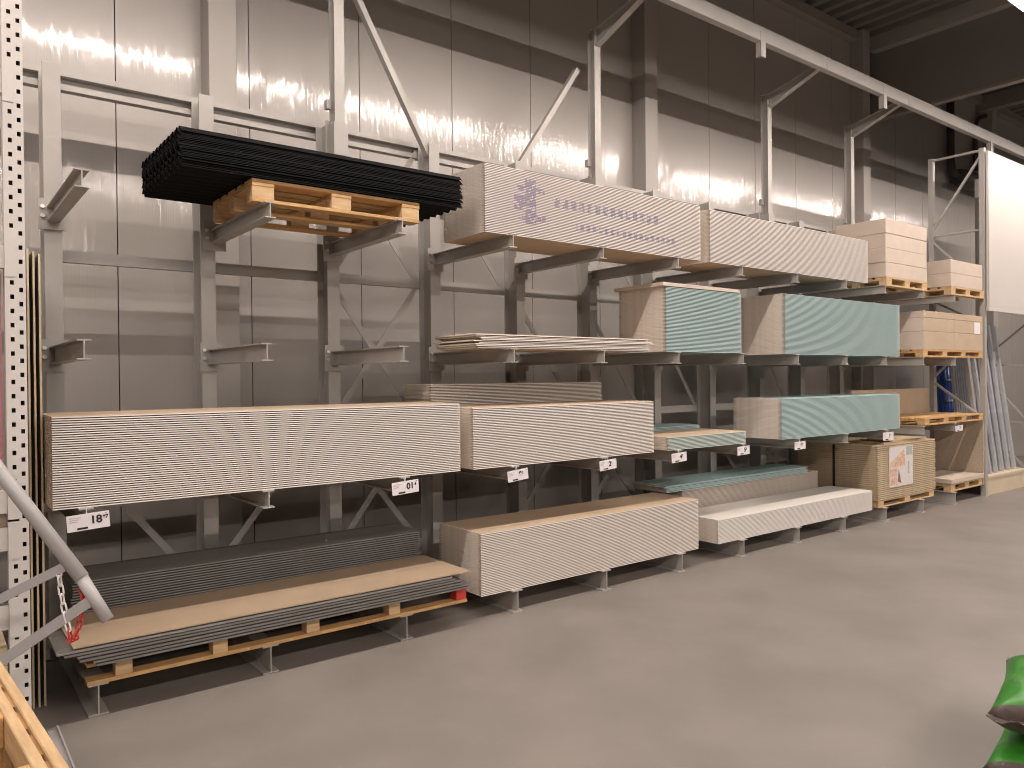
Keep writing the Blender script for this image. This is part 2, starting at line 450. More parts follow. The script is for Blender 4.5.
def stack(name, where, cat, x, y, z, L, W, T, n, mats, jit=.0004, group=None, mid=None, top=None, bot=None, topmats=None, ch=None, offs=None, xj=None):
    me = board_mesh(name, L, W, T, mats, *( (ch,) if ch is not None else ()))
    met = board_mesh(name, L, W, T, topmats) if topmats else me
    out = []
    for k in range(n):
        o = bpy.data.objects.new(name, met if k == n - 1 else me); COL.objects.link(o)
        dx, dy = random.uniform(-1, 1) * (jit * 2 if xj is None else xj), random.uniform(0, 1) * jit
        if offs: ox, oy = offs(k); dx += ox; dy += oy
        o.location = (x + dx, y + dy, z + k * T)
        if k == n - 1: lab = top or 'topmost %s' % where
        elif k == 0: lab = bot or 'bottom %s' % where
        else: lab = mid or 'inner %s' % where
        tag(o, lab, cat, group)
        out.append(o)
    return out
T0 = .0125
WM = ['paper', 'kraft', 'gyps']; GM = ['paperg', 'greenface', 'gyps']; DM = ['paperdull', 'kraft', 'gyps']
# --- middle arms
stack('plasterboard', 'white plasterboard of the longest stack at left above the 18 price card', 'plasterboard', -.165, 0, 1.1305, 2.59, .6, T0, 40, WM, group='white plasterboards in the long left stack')
stack('plasterboard', 'white plasterboard of the middle-arm stack right of the longest one', 'plasterboard', 2.54, 0, 1.1305, 1.98, .58, T0, 37, WM, group='white plasterboards in the shorter middle stack')
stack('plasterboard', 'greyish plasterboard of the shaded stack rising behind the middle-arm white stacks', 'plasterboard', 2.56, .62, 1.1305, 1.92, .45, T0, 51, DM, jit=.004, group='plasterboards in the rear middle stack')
stack('plasterboard', 'tan-faced plasterboard of the low short pile beside the long middle white stack', 'plasterboard', 4.715, 0, 1.1305, 1.175, .6, T0, 10, ['paperg', 'kraft', 'gyps'], group='boards in the low short pile')
stack('green_plasterboard', 'green plasterboard behind the low short tan-faced pile', 'plasterboard', 4.75, .63, 1.1305, 1.2, .44, T0, 13, GM, group='green boards behind the low pile')
stack('green_plasterboard', 'pale green plasterboard of the long stack on the middle arms at right', 'plasterboard', 6.52, 0, 1.1305, 2.60, .61, T0, 35, GM, group='green plasterboards on the middle arms')
# --- upper arms (eye level)
stack('plasterboard', 'white board of the thin untidy pile on the upper arms', 'plasterboard', 2.61, .02, 2.0405, 1.9, .58, T0, 9, WM, jit=.035, xj=.05, group='white boards in the thin untidy pile')
stack('green_plasterboard', 'green plasterboard of the short tall stack under the upper tan lid', 'plasterboard', 4.70, 0, 2.0405, 1.13, .6, T0, 48, GM, group='green plasterboards in the short tall stack')
bm = bmesh.new(); add_box(bm, 4.655, 5.80, -.006, .615, 2.0405 + 48 * T0 + .0003, 2.0405 + 48 * T0 + .035)
tag(bevel(link('cover_board', bm, 'beigeend'), .003), 'thick beige cover board lying on the short tall green stack', 'board')
stack('green_plasterboard', 'green plasterboard of the long tall stack right of the short green one', 'plasterboard', 6.60, 0, 2.0405, 2.53, .56, T0, 52, GM, group='green plasterboards in the long tall stack')
# --- top arms
stack('plasterboard', 'white plasterboard of the blue-printed stack on the top arms', 'plasterboard', 2.67, 0, 2.9155, 2.53, .58, T0, 42, ['printed', 'kraft', 'gyps'], group='blue printed plasterboards')
stack('plasterboard', 'white plasterboard of the top-arm stack right of the blue-printed one', 'plasterboard', 5.345, 0, 2.9155, 3.0, .58, T0, 41, WM, group='white plasterboards on the top arms')
# --- floor level
stack('plasterboard', 'white plasterboard of the big tan-topped stack on the base arms', 'plasterboard', 2.60, 0, .1705, 2.535, .59, T0, 38, WM, group='white plasterboards in the tan topped floor stack')
stack('plasterboard', 'white plasterboard of the low all-white stack on the base arms', 'plasterboard', 5.43, 0, .1705, 2.98, .59, T0, 19, ['paper', 'paperdull', 'gyps'], group='white boards in the low floor stack')
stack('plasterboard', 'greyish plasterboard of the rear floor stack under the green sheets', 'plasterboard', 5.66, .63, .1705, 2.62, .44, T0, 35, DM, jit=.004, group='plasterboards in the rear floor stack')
stack('green_plasterboard', 'dark green sheet lying on the rear floor stack', 'plasterboard', 5.36, .60, .1705 + 35 * T0, 2.62, .47, T0, 6, GM, jit=.02, xj=.03, group='green sheets on the rear floor stack')

# --- grey sheets on the long pallet bottom left
def long_pallet():
    t = thing('long_pallet', 'long wooden pallet under the grey sheets at bottom left with a red end block', 'pallet', (-.02, -.03, .1705))
    bm = bmesh.new()
    for y in (0, .5, .98): add_box(bm, 0, 2.47, y, y + .095, 0, .022)
    link('bottom_deck', bm, 'wood', t)
    for k in range(5):
        for y in (.005, .5, .985):
            bm = bmesh.new(); xk = [.14, .66, 1.24, 1.83, 2.38][k]
            add_box(bm, xk, xk + .085, y, y + .085, .0225, .098)
            o = link('block', bm, 'red' if (k == 4 and y < .1) else 'woodpale', t)
            if k == 4 and y < .1: o['label'] = 'red painted block'
    bm = bmesh.new()
    for y in (.003, .25, .5, .75, .98): add_box(bm, 0, 2.47, y, y + .09, .0985, .118)
    link('top_deck', bm, 'wood', t)
    return t
long_pallet()
Z1 = .1705 + .1185
GF = ['greyedge', 'greyface', 'greyedge']
stagger = [.05, .02, -.03, -.065, -.10, -.165]
stack('grey_sheet', 'grey fibre sheet in the front pile on the long pallet', 'sheet', -.02, -.10, Z1, 2.42, .66, .022, 6, GF, jit=.012, xj=.02,
      group='grey sheets in the front pallet pile', ch=.009, offs=lambda k: (stagger[k], -.01 * k))
bm = bmesh.new(); add_box(bm, -.10, 2.40, -.15, .50, Z1 + 6 * .022 + .0005, Z1 + 6 * .022 + .008)
tag(link('hardboard_sheet', bm, 'tan'), 'tan sheet lying on the front grey pile at bottom left', 'sheet')
stack('grey_sheet', 'dark grey sheet in the shaded rear pile on the long pallet', 'sheet', .0, .60, Z1, 2.42, .45, .0165, 19, ['greyedge', 'greyface', 'greyedge'], jit=.006, xj=.01,
      group='grey sheets in the rear pallet pile', ch=.008)

# --- corrugated black sheets on the pallet at the top left
def wave_mesh():
    bm = bmesh.new(); L, W, nw, th = 1.96, .95, 10, .004
    n = nw * 8; top = []; bot = []
    for i in range(n + 1):
        y = W * i / n; z = .017 * (1 - math.cos(2 * PI * nw * i / n)); 
        dz = .017 * 2 * PI * nw / W * math.sin(2 * PI * nw * i / n); nl = math.hypot(1, dz)
        bot.append((y, z)); top.append((y - th * dz / nl * .5, z + th))
    prof = bot + top[::-1]
    r0 = [bm.verts.new((0, a, b)) for a, b in prof]; r1 = [bm.verts.new((L, a, b)) for a, b in prof]
    N = len(prof)
    for k in range(N): bm.faces.new((r0[k], r0[(k + 1) % N], r1[(k + 1) % N], r1[k]))
    for r, flip in ((r0, True), (r1, False)):
        for i in range(n):
            q = (r[i], r[i + 1], r[N - 2 - i], r[N - 1 - i]); bm.faces.new(q[::-1] if flip else q)
    bmesh.ops.recalc_face_normals(bm, faces=bm.faces[:])
    me = bpy.data.meshes.new('corrugated_sheet'); bm.to_mesh(me); bm.free(); me.materials.append(M['black'])
    return me
wm = wave_mesh()
NB = 23
for k in range(NB):
    o = bpy.data.objects.new('corrugated_sheet', wm); COL.objects.link(o)
    o.location = (.50 + random.uniform(-.012, .012), -.005 + random.uniform(-.008, .008), 3.0625 + k * .0092)
    tag(o, ('topmost black corrugated sheet on the top left pallet' if k == NB - 1 else 'bottom black corrugated sheet, lying on the top left pallet' if k == 0 else
        'black corrugated sheet inside the pile on the top left pallet'), 'roofing sheet', 'black corrugated sheets')

# ------------------------------------------------------------------ pallets
def pallet(label, loc, L, W, H=.144, m='wood', rot=None, pale='woodpale', nb=3, t=.022):
    p = thing('pallet', label, 'pallet', loc, rot)
    bh = H - 3 * t
    if bh < .03: t = H * .16; bh = H - 3 * t
    bm = bmesh.new()
    for y in (0, W / 2 - .05, W - .1): add_box(bm, 0, L, y, y + .1, 0, t)
    bevel(link('bottom_deck', bm, m, p), .002, 1)
    for i in range(nb):
        xk = (L - .14) * i / (nb - 1)
        for y in (.002, W / 2 - .048, W - .098):
            bm = bmesh.new(); add_box(bm, xk + .001, xk + .139, y, y + .096, t + .0003, t + bh - .0003)
            bevel(link('block', bm, pale, p), .002, 1)
    bm = bmesh.new()
    for i in range(nb):
        xk = (L - .14) * i / (nb - 1)
        add_box(bm, xk, xk + .14, 0, W, t + bh, 2 * t + bh)
    link('stringer_boards', bm, m, p)
    bm = bmesh.new()
    nd = 5; bw = [.145, .1, .145, .1, .145]; gap = (W - sum(bw)) / 4; y = 0
    for k in range(nd):
        add_box(bm, 0, L, y, y + bw[k], 2 * t + bh + .0003, H); y += bw[k] + gap
    bevel(link('top_deck', bm, m, p), .002, 1)
    return p
pallet('wooden pallet on the top arms carrying the black corrugated sheets', (.92, .02, 2.9155), 1.19, .8, .144)
pallet('wooden pallet under the tall beige pack stack on the top arms', (8.80, 0, 2.9155), 1.10, .8, .115, m='woodpale')
pallet('wooden pallet under the low beige pack stack at the right end of the top arms', (10.62, 0, 2.9155), 1.10, .8, .115, m='woodpale')
pallet('wooden pallet under the brown cardboard cartons', (9.76, 0, 2.0405), 1.90, .8, .10, nb=4)
pallet('empty wooden pallet on the middle arms below the cardboard cartons', (9.80, 0, 1.1305), 1.86, .74, .10, nb=4)
pallet('wooden pallet on the floor arms under the tan grooved panels', (8.58, .01, .1705), 1.50, 1.05, .085, m='woodpale')
pallet('wooden pallet on the floor arms under a single beige slab', (10.62, .02, .1705), 1.05, .6, .11, m='woodpale')

# ------------------------------------------------------------------ packs and cartons
def pack(label, x0, x1, y0, y1, z0, z1, group, cat='pack', mats=('beige', 'beigeend'), name='board_pack'):
    bm = bmesh.new(); add_box(bm, x0, x1, y0, y1, z0, z1)
    bm.normal_update()
    bmesh.ops.recalc_face_normals(bm, faces=bm.faces[:])
    for f in bm.faces: f.material_index = 1 if abs(f.normal.x) > .9 else 0
    o = link(name, bm, list(mats)); bevel(o, .006, 2)
    return tag(o, label, cat, group)
nm4 = ('bottom beige pack of the tall stack, directly on its pallet', 'second beige pack from the bottom of the tall stack', 'third beige pack from the bottom of the tall stack', 'topmost beige pack of the tall stack on the top arms')
for k in range(4):
    j = random.uniform(-.006, .006)
    pack(nm4[k], 8.79 + j, 9.90 + j, 0 + abs(j), .66, 3.031 + k * .181, 3.031 + (k + 1) * .181 - .0012, 'beige packs in the tall stack')
for k in range(2):
    pack(('lower', 'upper')[k] + ' beige pack of the two-high stack at the right end of the top arms', 10.61, 11.66, .0, .62, 3.031 + k * .187, 3.031 + (k + 1) * .187 - .0012, 'beige packs at the right end')
cz = (2.141, 2.385, 2.565, 2.655)
for c, (xa, xb) in enumerate(((9.79, 10.70), (10.705, 11.66))):
    for k in range(3):
        side = 'left' if c == 0 else 'right'
        lev = ('bottom', 'middle', 'flat top')[k]
        o = pack('%s brown carton of the %s column on the cardboard pallet' % (lev, side), xa, xb, .0, .6, cz[k], cz[k + 1] - .0012, 'brown cardboard cartons', 'carton', ('card', 'cardend'), 'carton')
t = bpy.data.objects
bm = bmesh.new(); add_box(bm, 11.36, 11.56, -.003, -.0002, 2.39, 2.555)
tag(link('paper_label', bm, 'white'), 'white paper label stuck on the right column of brown cartons', 'label')
bm = bmesh.new(); add_box(bm, 10.60, 11.66, .0, .60, .2815, .345)
tag(bevel(link('beige_slab', bm, 'beige'), .005), 'single beige slab lying on the low pallet at the right end of the floor', 'slab')
bm = bmesh.new(); add_box(bm, 9.35, 11.62, .76, .79, 1.1315, 1.60)
tag(link('fibreboard', bm, 'card'), 'brown board standing on edge behind the empty pallet', 'board')

# grooved tan panels
for k in range(28):
    if k == 0:
        bm = bmesh.new(); add_box(bm, 0, 1.55, 0, 1.08, .0075, .0243); add_box(bm, .022, 1.528, .022, 1.058, 0, .0074)
        bm.normal_update(); bmesh.ops.recalc_face_normals(bm, faces=bm.faces[:])
        me_osb = bpy.data.meshes.new('grooved_panel')
        for f in bm.faces: f.material_index = 1 if abs(f.normal.z) > .5 else 0
        bm.to_mesh(me_osb); bm.free(); me_osb.materials.append(M['osbedge']); me_osb.materials.append(M['osb'])
    o = bpy.data.objects.new('grooved_panel', me_osb); COL.objects.link(o)
    o.location = (8.555 + random.uniform(-.008, .008), random.uniform(0, .006), .256 + k * .0245)
    tag(o, 'topmost full tan grooved panel, under the loose offcuts' if k == 27 else 'bottom tan grooved panel on its floor pallet' if k == 0 else 'tan grooved panel inside the strapped stack with the leaflet', 'panel', 'tan grooved panels')
zt = .256 + 28 * .0245
for k, (xa, L, y, w, rz) in enumerate(((8.75, 1.20, .02, .5, 0), (8.95, 1.0, .01, .42, .04), (8.9, .85, .03, .3, -.05))):
    bm = bmesh.new(); add_box(bm, 0, L, 0, w, 0, .017)
    tag(link('offcut_panel', bm, 'osb', loc=(xa, y, zt + .0005 + k * .018), rot=(0, 0, rz)),
        ('lowest and longest loose tan board on top of the grooved panels', 'middle loose tan board on top of the grooved panels', 'topmost and shortest loose tan board on the grooved panels')[k], 'board', 'loose boards on the panels')
bm = bmesh.new()
for y in (.55,):
    add_box(bm, 8.538, 8.5405, y, y + .03, .256, zt - .02)
tag(link('strap', bm, 'ink'), 'dark strap down the end of the tan grooved panel stack', 'strap')
t = thing('leaflet', 'printed picture leaflet fixed to the front of the tan grooved panels', 'leaflet', (8.83, -.004, .40))
rz = (0, 0, 0)
bm = bmesh.new(); add_box(bm, 0, .62, 0, .002, 0, .50); link('sheet', bm, 'photo_pale', t)
def quad(pts, y, m, nm):
    bm = bmesh.new(); a = [bm.verts.new((p[0], y, p[1])) for p in pts]; bm.faces.new(a); link(nm, bm, m, t)
quad([(.02, .30), (.30, .42), (.38, .47), (.42, .32), (.40, .25), (.02, .24)], -.0006, 'photo_tan', 'picture')
quad([(.02, .02), (.20, .02), (.20, .23), (.02, .23)], -.0008, 'photo_tan', 'picture')
quad([(.44, .38), (.60, .38), (.60, .49), (.44, .49)], -.0006, 'photo_grey', 'picture')
quad([(.21, .06), (.31, .03), (.24, .22)], -.001, 'photo_dark', 'picture')
quad([(.48, .14), (.52, .14), (.52, .30), (.48, .30)], -.0006, 'photo_grey', 'text_block')

# ------------------------------------------------------------------ price cards
def card(label, x, w, z0, h, y, big, small, tilt=0., stick=True):
    t = thing('price_card', label, 'price card', (x, y, z0), (0, tilt, 0), 'price cards under the middle arms')
    bm = bmesh.new(); add_box(bm, 0, w, 0, .002, 0, h); bevel(link('card', bm, 'label', t), .001, 1)
    R90 = (PI / 2, 0, 0)
    text_part('price_text', big, h * .66, 'ink', t, (w * .54, -.0008, h * .36), R90, .002)
    if small: text_part('cents_text', small, h * .30, 'ink', t, (w * (.54 + .15 * len(big)), -.0008, h * .57), R90, .0012)
    bm = bmesh.new(); add_box(bm, w * .23, w * .48, -.0012, -.0002, h * .08, h * .20); link('bar_print', bm, 'ink', t)
    bm = bmesh.new()
    for k in range(3): add_box(bm, w * .06, w * (.33 - .04 * k), -.0010, -.0002, h * (.80 - .12 * k), h * (.84 - .12 * k))
    add_box(bm, w * .90, w * .95, -.0010, -.0002, h * .84, h * .92)
    link('small_print', bm, 'greyink', t)
    bm = bmesh.new(); add_box(bm, w * .47, w * .485, .002, .006, h * .6, h + .03); link('hanger_stem', bm, 'white', t)
    return t
card('price card reading 18 under the left end of the longest white stack', -.105, .205, 1.01, .088, -.045, '18', '87', -.06)
card('price card reading 01 under the right end of the longest white stack', 1.835, .21, 1.01, .088, -.045, '01', '4', -.06)
card('price card under the left end of the second white stack, hanging from a stem', 2.83, .20, 1.01, .085, -.045, '9', '2', -.09)
card('price card under the right end of the second white stack', 3.80, .20, 1.018, .085, -.045, '2', '1', -.07)
card('price card under the left end of the low short tan-faced pile', 4.71, .21, 1.018, .085, -.045, '4', '2', -.05)
card('price card under the right end of the low short tan-faced pile', 5.69, .20, 1.02, .085, -.045, '5', '2', -.03)
card('price card under the left end of the long green middle-arm stack', 6.69, .21, 1.01, .085, -.045, '6', '2', -.02)
card('price card in front of the loose boards on the grooved panels', 8.60, .26, 1.00, .10, -.045, '1', '4', 0)
card('price card under the empty wooden pallet at right', 10.62, .24, 1.01, .08, -.045, '3', '', -.04)

# ------------------------------------------------------------------ frame at the right end
def frame(label, X, H, y1, zz, name='rack_frame', panel=False):
    t = thing(name, label, 'rack frame', (X, 0, 0))
    for y in (0, y1):
        bm = bmesh.new()
        add_box(bm, 0, .006, y, y + .07, 0.001, H); add_box(bm, .0061, .07, y, y + .004, 0.001, H); add_box(bm, .0061, .07, y + .066, y + .07, 0.001, H)
        po = link('post', bm, 'rack', t)
        bm = bmesh.new(); add_box(bm, -.03, .11, y - .02, y + .10, 0.0003, .0009); link('foot_plate', bm, 'rack', po)
    for za, ya, zb, yb in zz:
        bm = bmesh.new(); add_bar(bm, (.03, .04 + ya * (y1 - .01), za), (.03, .04 + yb * (y1 - .01), zb), .03, .035, up=(1, 0, 0)); link('brace', bm, 'rack', t)
    return t
zz = [(5.12, 1, 5.12, 0), (5.06, 0, 4.02, 1), (3.95, 1, 3.95, 0), (3.88, 1, 3.10, 0), (3.02, 0, 3.02, 1), (2.95, 1, 2.55, 0), (2.5, 0, 1.75, 1), (1.7, 1, 1.15, 0), (.9, 0, .2, 1)]
fr = frame('tall pale steel frame at the right end of the rack with zigzag braces', 11.735, 5.15, .72, zz)
bm = bmesh.new(); add_box(bm, 11.70, 11.728, .02, .70, .1705, 1.12)
tag(link('side_board', bm, 'chip'), 'chipboard panel standing beside the right end frame near the floor', 'board')
zz2 = [(4.8, 1, 4.8, 0), (4.6, 0, 3.6, 1), (2.62, 0, 2.0, 1), (1.95, 1, 1.95, 0), (1.85, 1, 1.05, 0), (1.02, 0, 1.02, 1), (.95, 1, .25, 0)]
frame('pale steel frame right of the leaning metal profiles', 13.45, 5.1, .72, zz2)

t = thing('sign_panel', 'large blank white panel mounted high beyond the right end frame', 'panel', (11.76, -.045, 2.74))
bm = bmesh.new(); add_box(bm, 0, 3.4, 0, .03, .075, 2.36); bevel(link('panel_face', bm, 'panel', t), .003)
bm = bmesh.new(); add_box(bm, 0, 3.4, -.004, .034, 0, .0745); link('lower_lip', bm, 'panel', t)
bm = bmesh.new(); add_box(bm, 0, .012, -.006, -.0003, .08, 2.36); link('edge_trim', bm, 'rack', t)

t = thing('floor_plinth', 'long pale wooden plinth on the floor under the leaning metal profiles', 'plinth', (11.83, .0, 0))
bm = bmesh.new(); add_box(bm, 0, 1.56, 0, .95, .245, .285); bevel(link('plinth_top', bm, 'plinth', t), .004)
bm = bmesh.new(); add_box(bm, .0, 1.56, .015, .05, 0.0005, .2445); link('plinth_front', bm, 'plinth', t)
bm = bmesh.new(); add_box(bm, .0, 1.56, .9, .94, 0.0005, .2445); link('plinth_back', bm, 'plinth', t)

# leaning C profiles
def stud(x, yb, lean, H, w, label, group, dx=0.):
    bm = bmesh.new()
    prof = [(0, 0), (w, 0), (w, .04), (w - .008, .04), (w - .008, .003), (.008, .003), (.008, .04), (0, .04)]
    add_profile(bm, prof, [lambda a, b: Vector((a, b, 0)), lambda a, b: Vector((a, b, H))])
    o = link('metal_stud', bm, 'galv', loc=(x, yb, .287), rot=(-math.atan2(lean, H), dx, 0))
    return tag(o, label, 'metal profile', group)
for k in range(11):
    stud(11.93 + k * .119, .10 + .06 * (k % 2), .27, 2.32 - .12 * ((k * 5) % 4 == 1), .07,
         'shiny leaning metal profile farthest right of the front bundle, catching the light' if k == 10 else 'grey metal profile in the front bundle leaning beyond the right end frame', 'metal profiles leaning in front', -.02)
for k in range(8):
    stud(12.42 + k * .085, .60, .18, 2.25, .06, 'grey metal profile of the rear bundle seen through the end frame', 'metal profiles leaning behind')
t = thing('wrapped_bundle', 'dark blue film-wrapped bundle standing behind the right end frame', 'bundle', (13.0, 1.02, 0))
bm = bmesh.new()
for k in range(5):
    add_tube(bm, [(.13 * k, .1, .001), (.13 * k, .1, 1.0), (.13 * k, .14, 2.0), (.13 * k, .12, 2.02)], [.075, .085, .075, .03], 10)
link('blue_film', bm, 'blue', t)
bm = bmesh.new()
for z in (.5, 1.35, 1.7): add_box(bm, -.10, .62, .0, .006, z, z + .03)
link('strap', bm, 'paperg', t)

# ------------------------------------------------------------------ left edge: shelf, panels, trolley, pallet
t = thing('shelf_unit', 'white shelving unit at the far left edge with a perforated upright', 'shelf')
PX0, PX1, PY = -.385, -.300, -.30
bm = bmesh.new()
cols = (PX0 + .029, PX0 + .066)
# perforated front: strips around square holes
zs = 0.0; H = 3.9; p = .0685
xs = [PX0, cols[0] - .008, cols[0] + .008, cols[1] - .008, cols[1] + .008, PX1]
for a, b in ((0, 1), (2, 3), (4, 5)): add_box(bm, xs[a], xs[b], PY, PY + .003, .001, H)
for ci, (a, b) in enumerate(((1, 2), (3, 4))):
    z = .02 + ci * p / 2; zp = .001
    while z < H - .05:
        add_box(bm, xs[a], xs[b], PY, PY + .003, zp, z); zp = z + .022; z += p
    add_box(bm, xs[a], xs[b], PY, PY + .003, zp, H)
add_box(bm, PX0, PX0 + .003, PY + .003, PY + .08, .001, H); add_box(bm, PX1 - .003, PX1, PY + .003, PY + .08, .001, H)
up = link('perforated_upright', bm, 'shelfpaint', t)
bm = bmesh.new(); add_box(bm, PX0 + .0035, PX1 - .0035, PY + .05, PY + .054, .001, H); link('hole_shade_sheet', bm, 'dark', up)  # dark sheet in the hollow post; its colour stands in for shade behind holes
for z in (.28, .62, 1.0, 1.18, 2.36, 3.2):
    bm = bmesh.new(); add_box(bm, -2.2, PX0 - .001, PY + .01, PY + .05, z, z + .11)
    bk = link('shelf_beam', bm, 'shelfpaint', t)
    bm = bmesh.new(); add_box(bm, PX0 - .0005, PX0 + .045, PY - .003, PY - .0003, z - .04, z + .15); link('beam_bracket', bm, 'shelfpaint', bk)
for z in (.39, 1.11, 2.47):
    bm = bmesh.new(); add_box(bm, -2.2, PX0 - .002, PY + .052, PY + .8, z - .02, z); link('shelf_board', bm, 'woodpale', t)
bm = bmesh.new(); add_box(bm, PX0 - .9, PX0 - .012, PY + .06, PY + .12, 1.3205, 2.34)
tag(link('foam_panel', bm, 'pink'), 'pink foam board standing at the left edge inside the white shelf', 'foam board')
bm = bmesh.new(); add_box(bm, PX0 - .5, PX0 - .004, PY + .055, PY + .6, 1.1105, 1.3195)
tag(link('storage_box', bm, 'card'), 'brown box under the pink foam board on the white shelf', 'box')
for k in range(3):
    bm = bmesh.new(); add_box(bm, PX0 - .5, PX0 - .006, PY + .055, PY + .5, .3905 + k * .045, .3905 + k * .045 + .043)
    tag(link('timber_board', bm, 'strip'), 'pale timber board lying on the lowest white shelf', 'timber', 'pale boards on the lowest shelf')

def thin_panel(x, label, h):
    o_ = thing('thin_panel', label, 'panel', (x, .30, 0), group='thin panels standing beside the shelf')
    bm = bmesh.new(); add_box(bm, 0, .0085, .0005, .72, .001, h); link('panel_face', bm, 'doorface', o_)
    bm = bmesh.new(); add_box(bm, -.0006, .0091, -.003, .0004, .001, h); link('front_edge', bm, 'strip', o_)
for k, lab in enumerate(('leftmost of the three thin panels standing beside the white shelf', 'middle one of the three thin panels beside the white shelf', 'rightmost of the three thin panels, nearest the rack')):
    thin_panel(-.238 + k * .0275, lab, 2.55 - .012 * k)

# pallet standing on its long edge at the lower left
t = thing('pallet', 'wooden pallet standing on its long edge at the lower left corner', 'pallet', (-.50, -1.24, 0), (0, 0, -PI / 2 + .075))
# local x runs along the pallet towards the aisle, local y across its thickness (0 = outer deck side), z up
bm = bmesh.new(); 
for z in (.70, .55, .36, .17, .001): add_box(bm, 0, 1.2, -.030, 0, z, z + .10)
bevel(link('top_deck', bm, 'woodpale', t), .003, 1)
bm = bmesh.new()
x = 0
while x < 1.15:
    add_box(bm, x, min(x + .16, 1.2), -.040, -.0305, .004, .785); x += .21
link('cross_boards', bm, 'wood', t)
bm = bmesh.new()
for z in (.70, .36, .004): add_box(bm, 0, 1.2, -.072, -.0405, z, z + .098)
bevel(link('stringer_boards', bm, 'woodpale', t), .003, 1)
for xk in (0, .53, 1.06):
    for z in (.70, .36, .004):
        bm = bmesh.new(); add_box(bm, xk, xk + .14, -.160, -.0725, z, z + .096); bevel(link('block', bm, 'wood', t), .003, 1)
bm = bmesh.new()
for z in (.70, .36, .004): add_box(bm, 0, 1.2, -.184, -.1605, z, z + .098)
bevel(link('bottom_deck', bm, 'wood', t), .003, 1)

# trolley with slanting grey tubes
t = thing('board_trolley', 'grey tube-framed board trolley with slanting handle tube at left', 'trolley', (0, 0, 0))
bm = bmesh.new(); add_tube(bm, [(-.642, -.45, 1.788), (-.436, -.612, 1.413), (-.153, -.834, .939)], .031, 18); link('handle_tube', bm, 'cart', t)
bm = bmesh.new(); add_tube(bm, [(-.160, -.829, .951), (-.064, -.904, .751)], .027, 18); tb = link('inner_tube', bm, 'cart', t)
bm = bmesh.new(); add_bar(bm, (-.21, -.789, .992), (-.62, -.464, .736), .030, .040); link('brace', bm, 'cart', t)
bm = bmesh.new(); add_bar(bm, (-.108, -.870, .850), (-.62, -.468, .420), .034, .046); link('brace', bm, 'cart', t)
bm = bmesh.new(); add_tube(bm, [(-.65, -.44, .09), (-.65, -.44, 1.8)], .03, 16); link('mast', bm, 'cart', t)
for yb in (-.46, -1.10):
    bm = bmesh.new(); add_bar(bm, (-.62, yb, .12), (-1.5, yb, .12), .05, .05); link('base_rail', bm, 'cart', t)
bm = bmesh.new(); add_bar(bm, (-.65, -.44, .12), (-.65, -1.14, .12), .06, .04); link('base_rail', bm, 'cart', t)
for xw, yw in ((-.72, -.52), (-.72, -1.06), (-1.4, -.52), (-1.4, -1.06)):
    bm = bmesh.new(); add_tube(bm, [(xw, yw - .018, .0462), (xw, yw + .018, .0462)], .045, 18); wh = link('wheel', bm, 'ink', t)
    bm = bmesh.new(); add_box(bm, xw - .02, xw + .02, yw - .026, yw - .02, .04, .10); add_box(bm, xw - .02, xw + .02, yw + .02, yw + .026, .04, .10); link('wheel_fork', bm, 'zinc', wh)

# plastic chain hanging in a loop from the handle tube
t = thing('plastic_chain', 'white and red plastic chain hanging in a loop from the trolley tube', 'chain', (-.237, -.769, 1.0))
org = Vector((-.237, -.769, 1.0))
A, Bm, Cc = Vector((-.237, -.780, .990)), Vector((-.192, -.816, .652)), Vector((-.155, -.840, .905))
pts = []
for i in range(60):
    u = i / 59
    pts.append(A.lerp(Bm, u) + Vector((.012 * math.sin(u * PI), 0, 0)) * (-.6))
for i in range(1, 60):
    u = i / 59
    pts.append(Bm.lerp(Cc, u) + Vector((.018 * math.sin(u * PI), 0, 0)))
acc = 0; links = [pts[0]]
for a, b in zip(pts, pts[1:]):
    acc += (b - a).length
    if acc >= .038: links.append(b); acc = 0
for k in range(len(links) - 1):
    a, b = links[k], links[k + 1]; d = (b - a).normalized(); mid = (a + b) / 2
    s = d.cross(Vector((.6, .79, 0))).normalized() if k % 2 == 0 else Vector((.6, .79, .0)).normalized()
    hl = .0195; r = .0105; loop = []
    for j in range(16):
        an = j * 2 * PI / 16
        c, sn = math.cos(an), math.sin(an)
        loop.append(mid - org + d * (c * r + (hl - r + .004) * (1 if c >= 0 else -1)) + s * sn * r)
    loop.append(loop[0]); loop.append(loop[1])
    bm = bmesh.new(); add_tube(bm, loop, .0042, 8, cap=False)
    red = mid.z < .69 or k >= len(links) - 7
    o = link('chain_link', bm, 'red' if red else 'white', t)
    if red: o['label'] = 'red chain link'

# low steel guide on the floor next to the standing pallet
t = thing('floor_guide', 'low grey steel guide strip on the floor at the lower left corner', 'guide', (-.19, -1.6, 0))
bm = bmesh.new(); add_box(bm, -.025, .025, 0, 1.5, .0005, .012); bevel(link('guide_plate', bm, 'cart', t), .003)
bm = bmesh.new(); add_box(bm, .017, .025, 0, 1.5, .0122, .03); link('guide_lip', bm, 'cart', t)

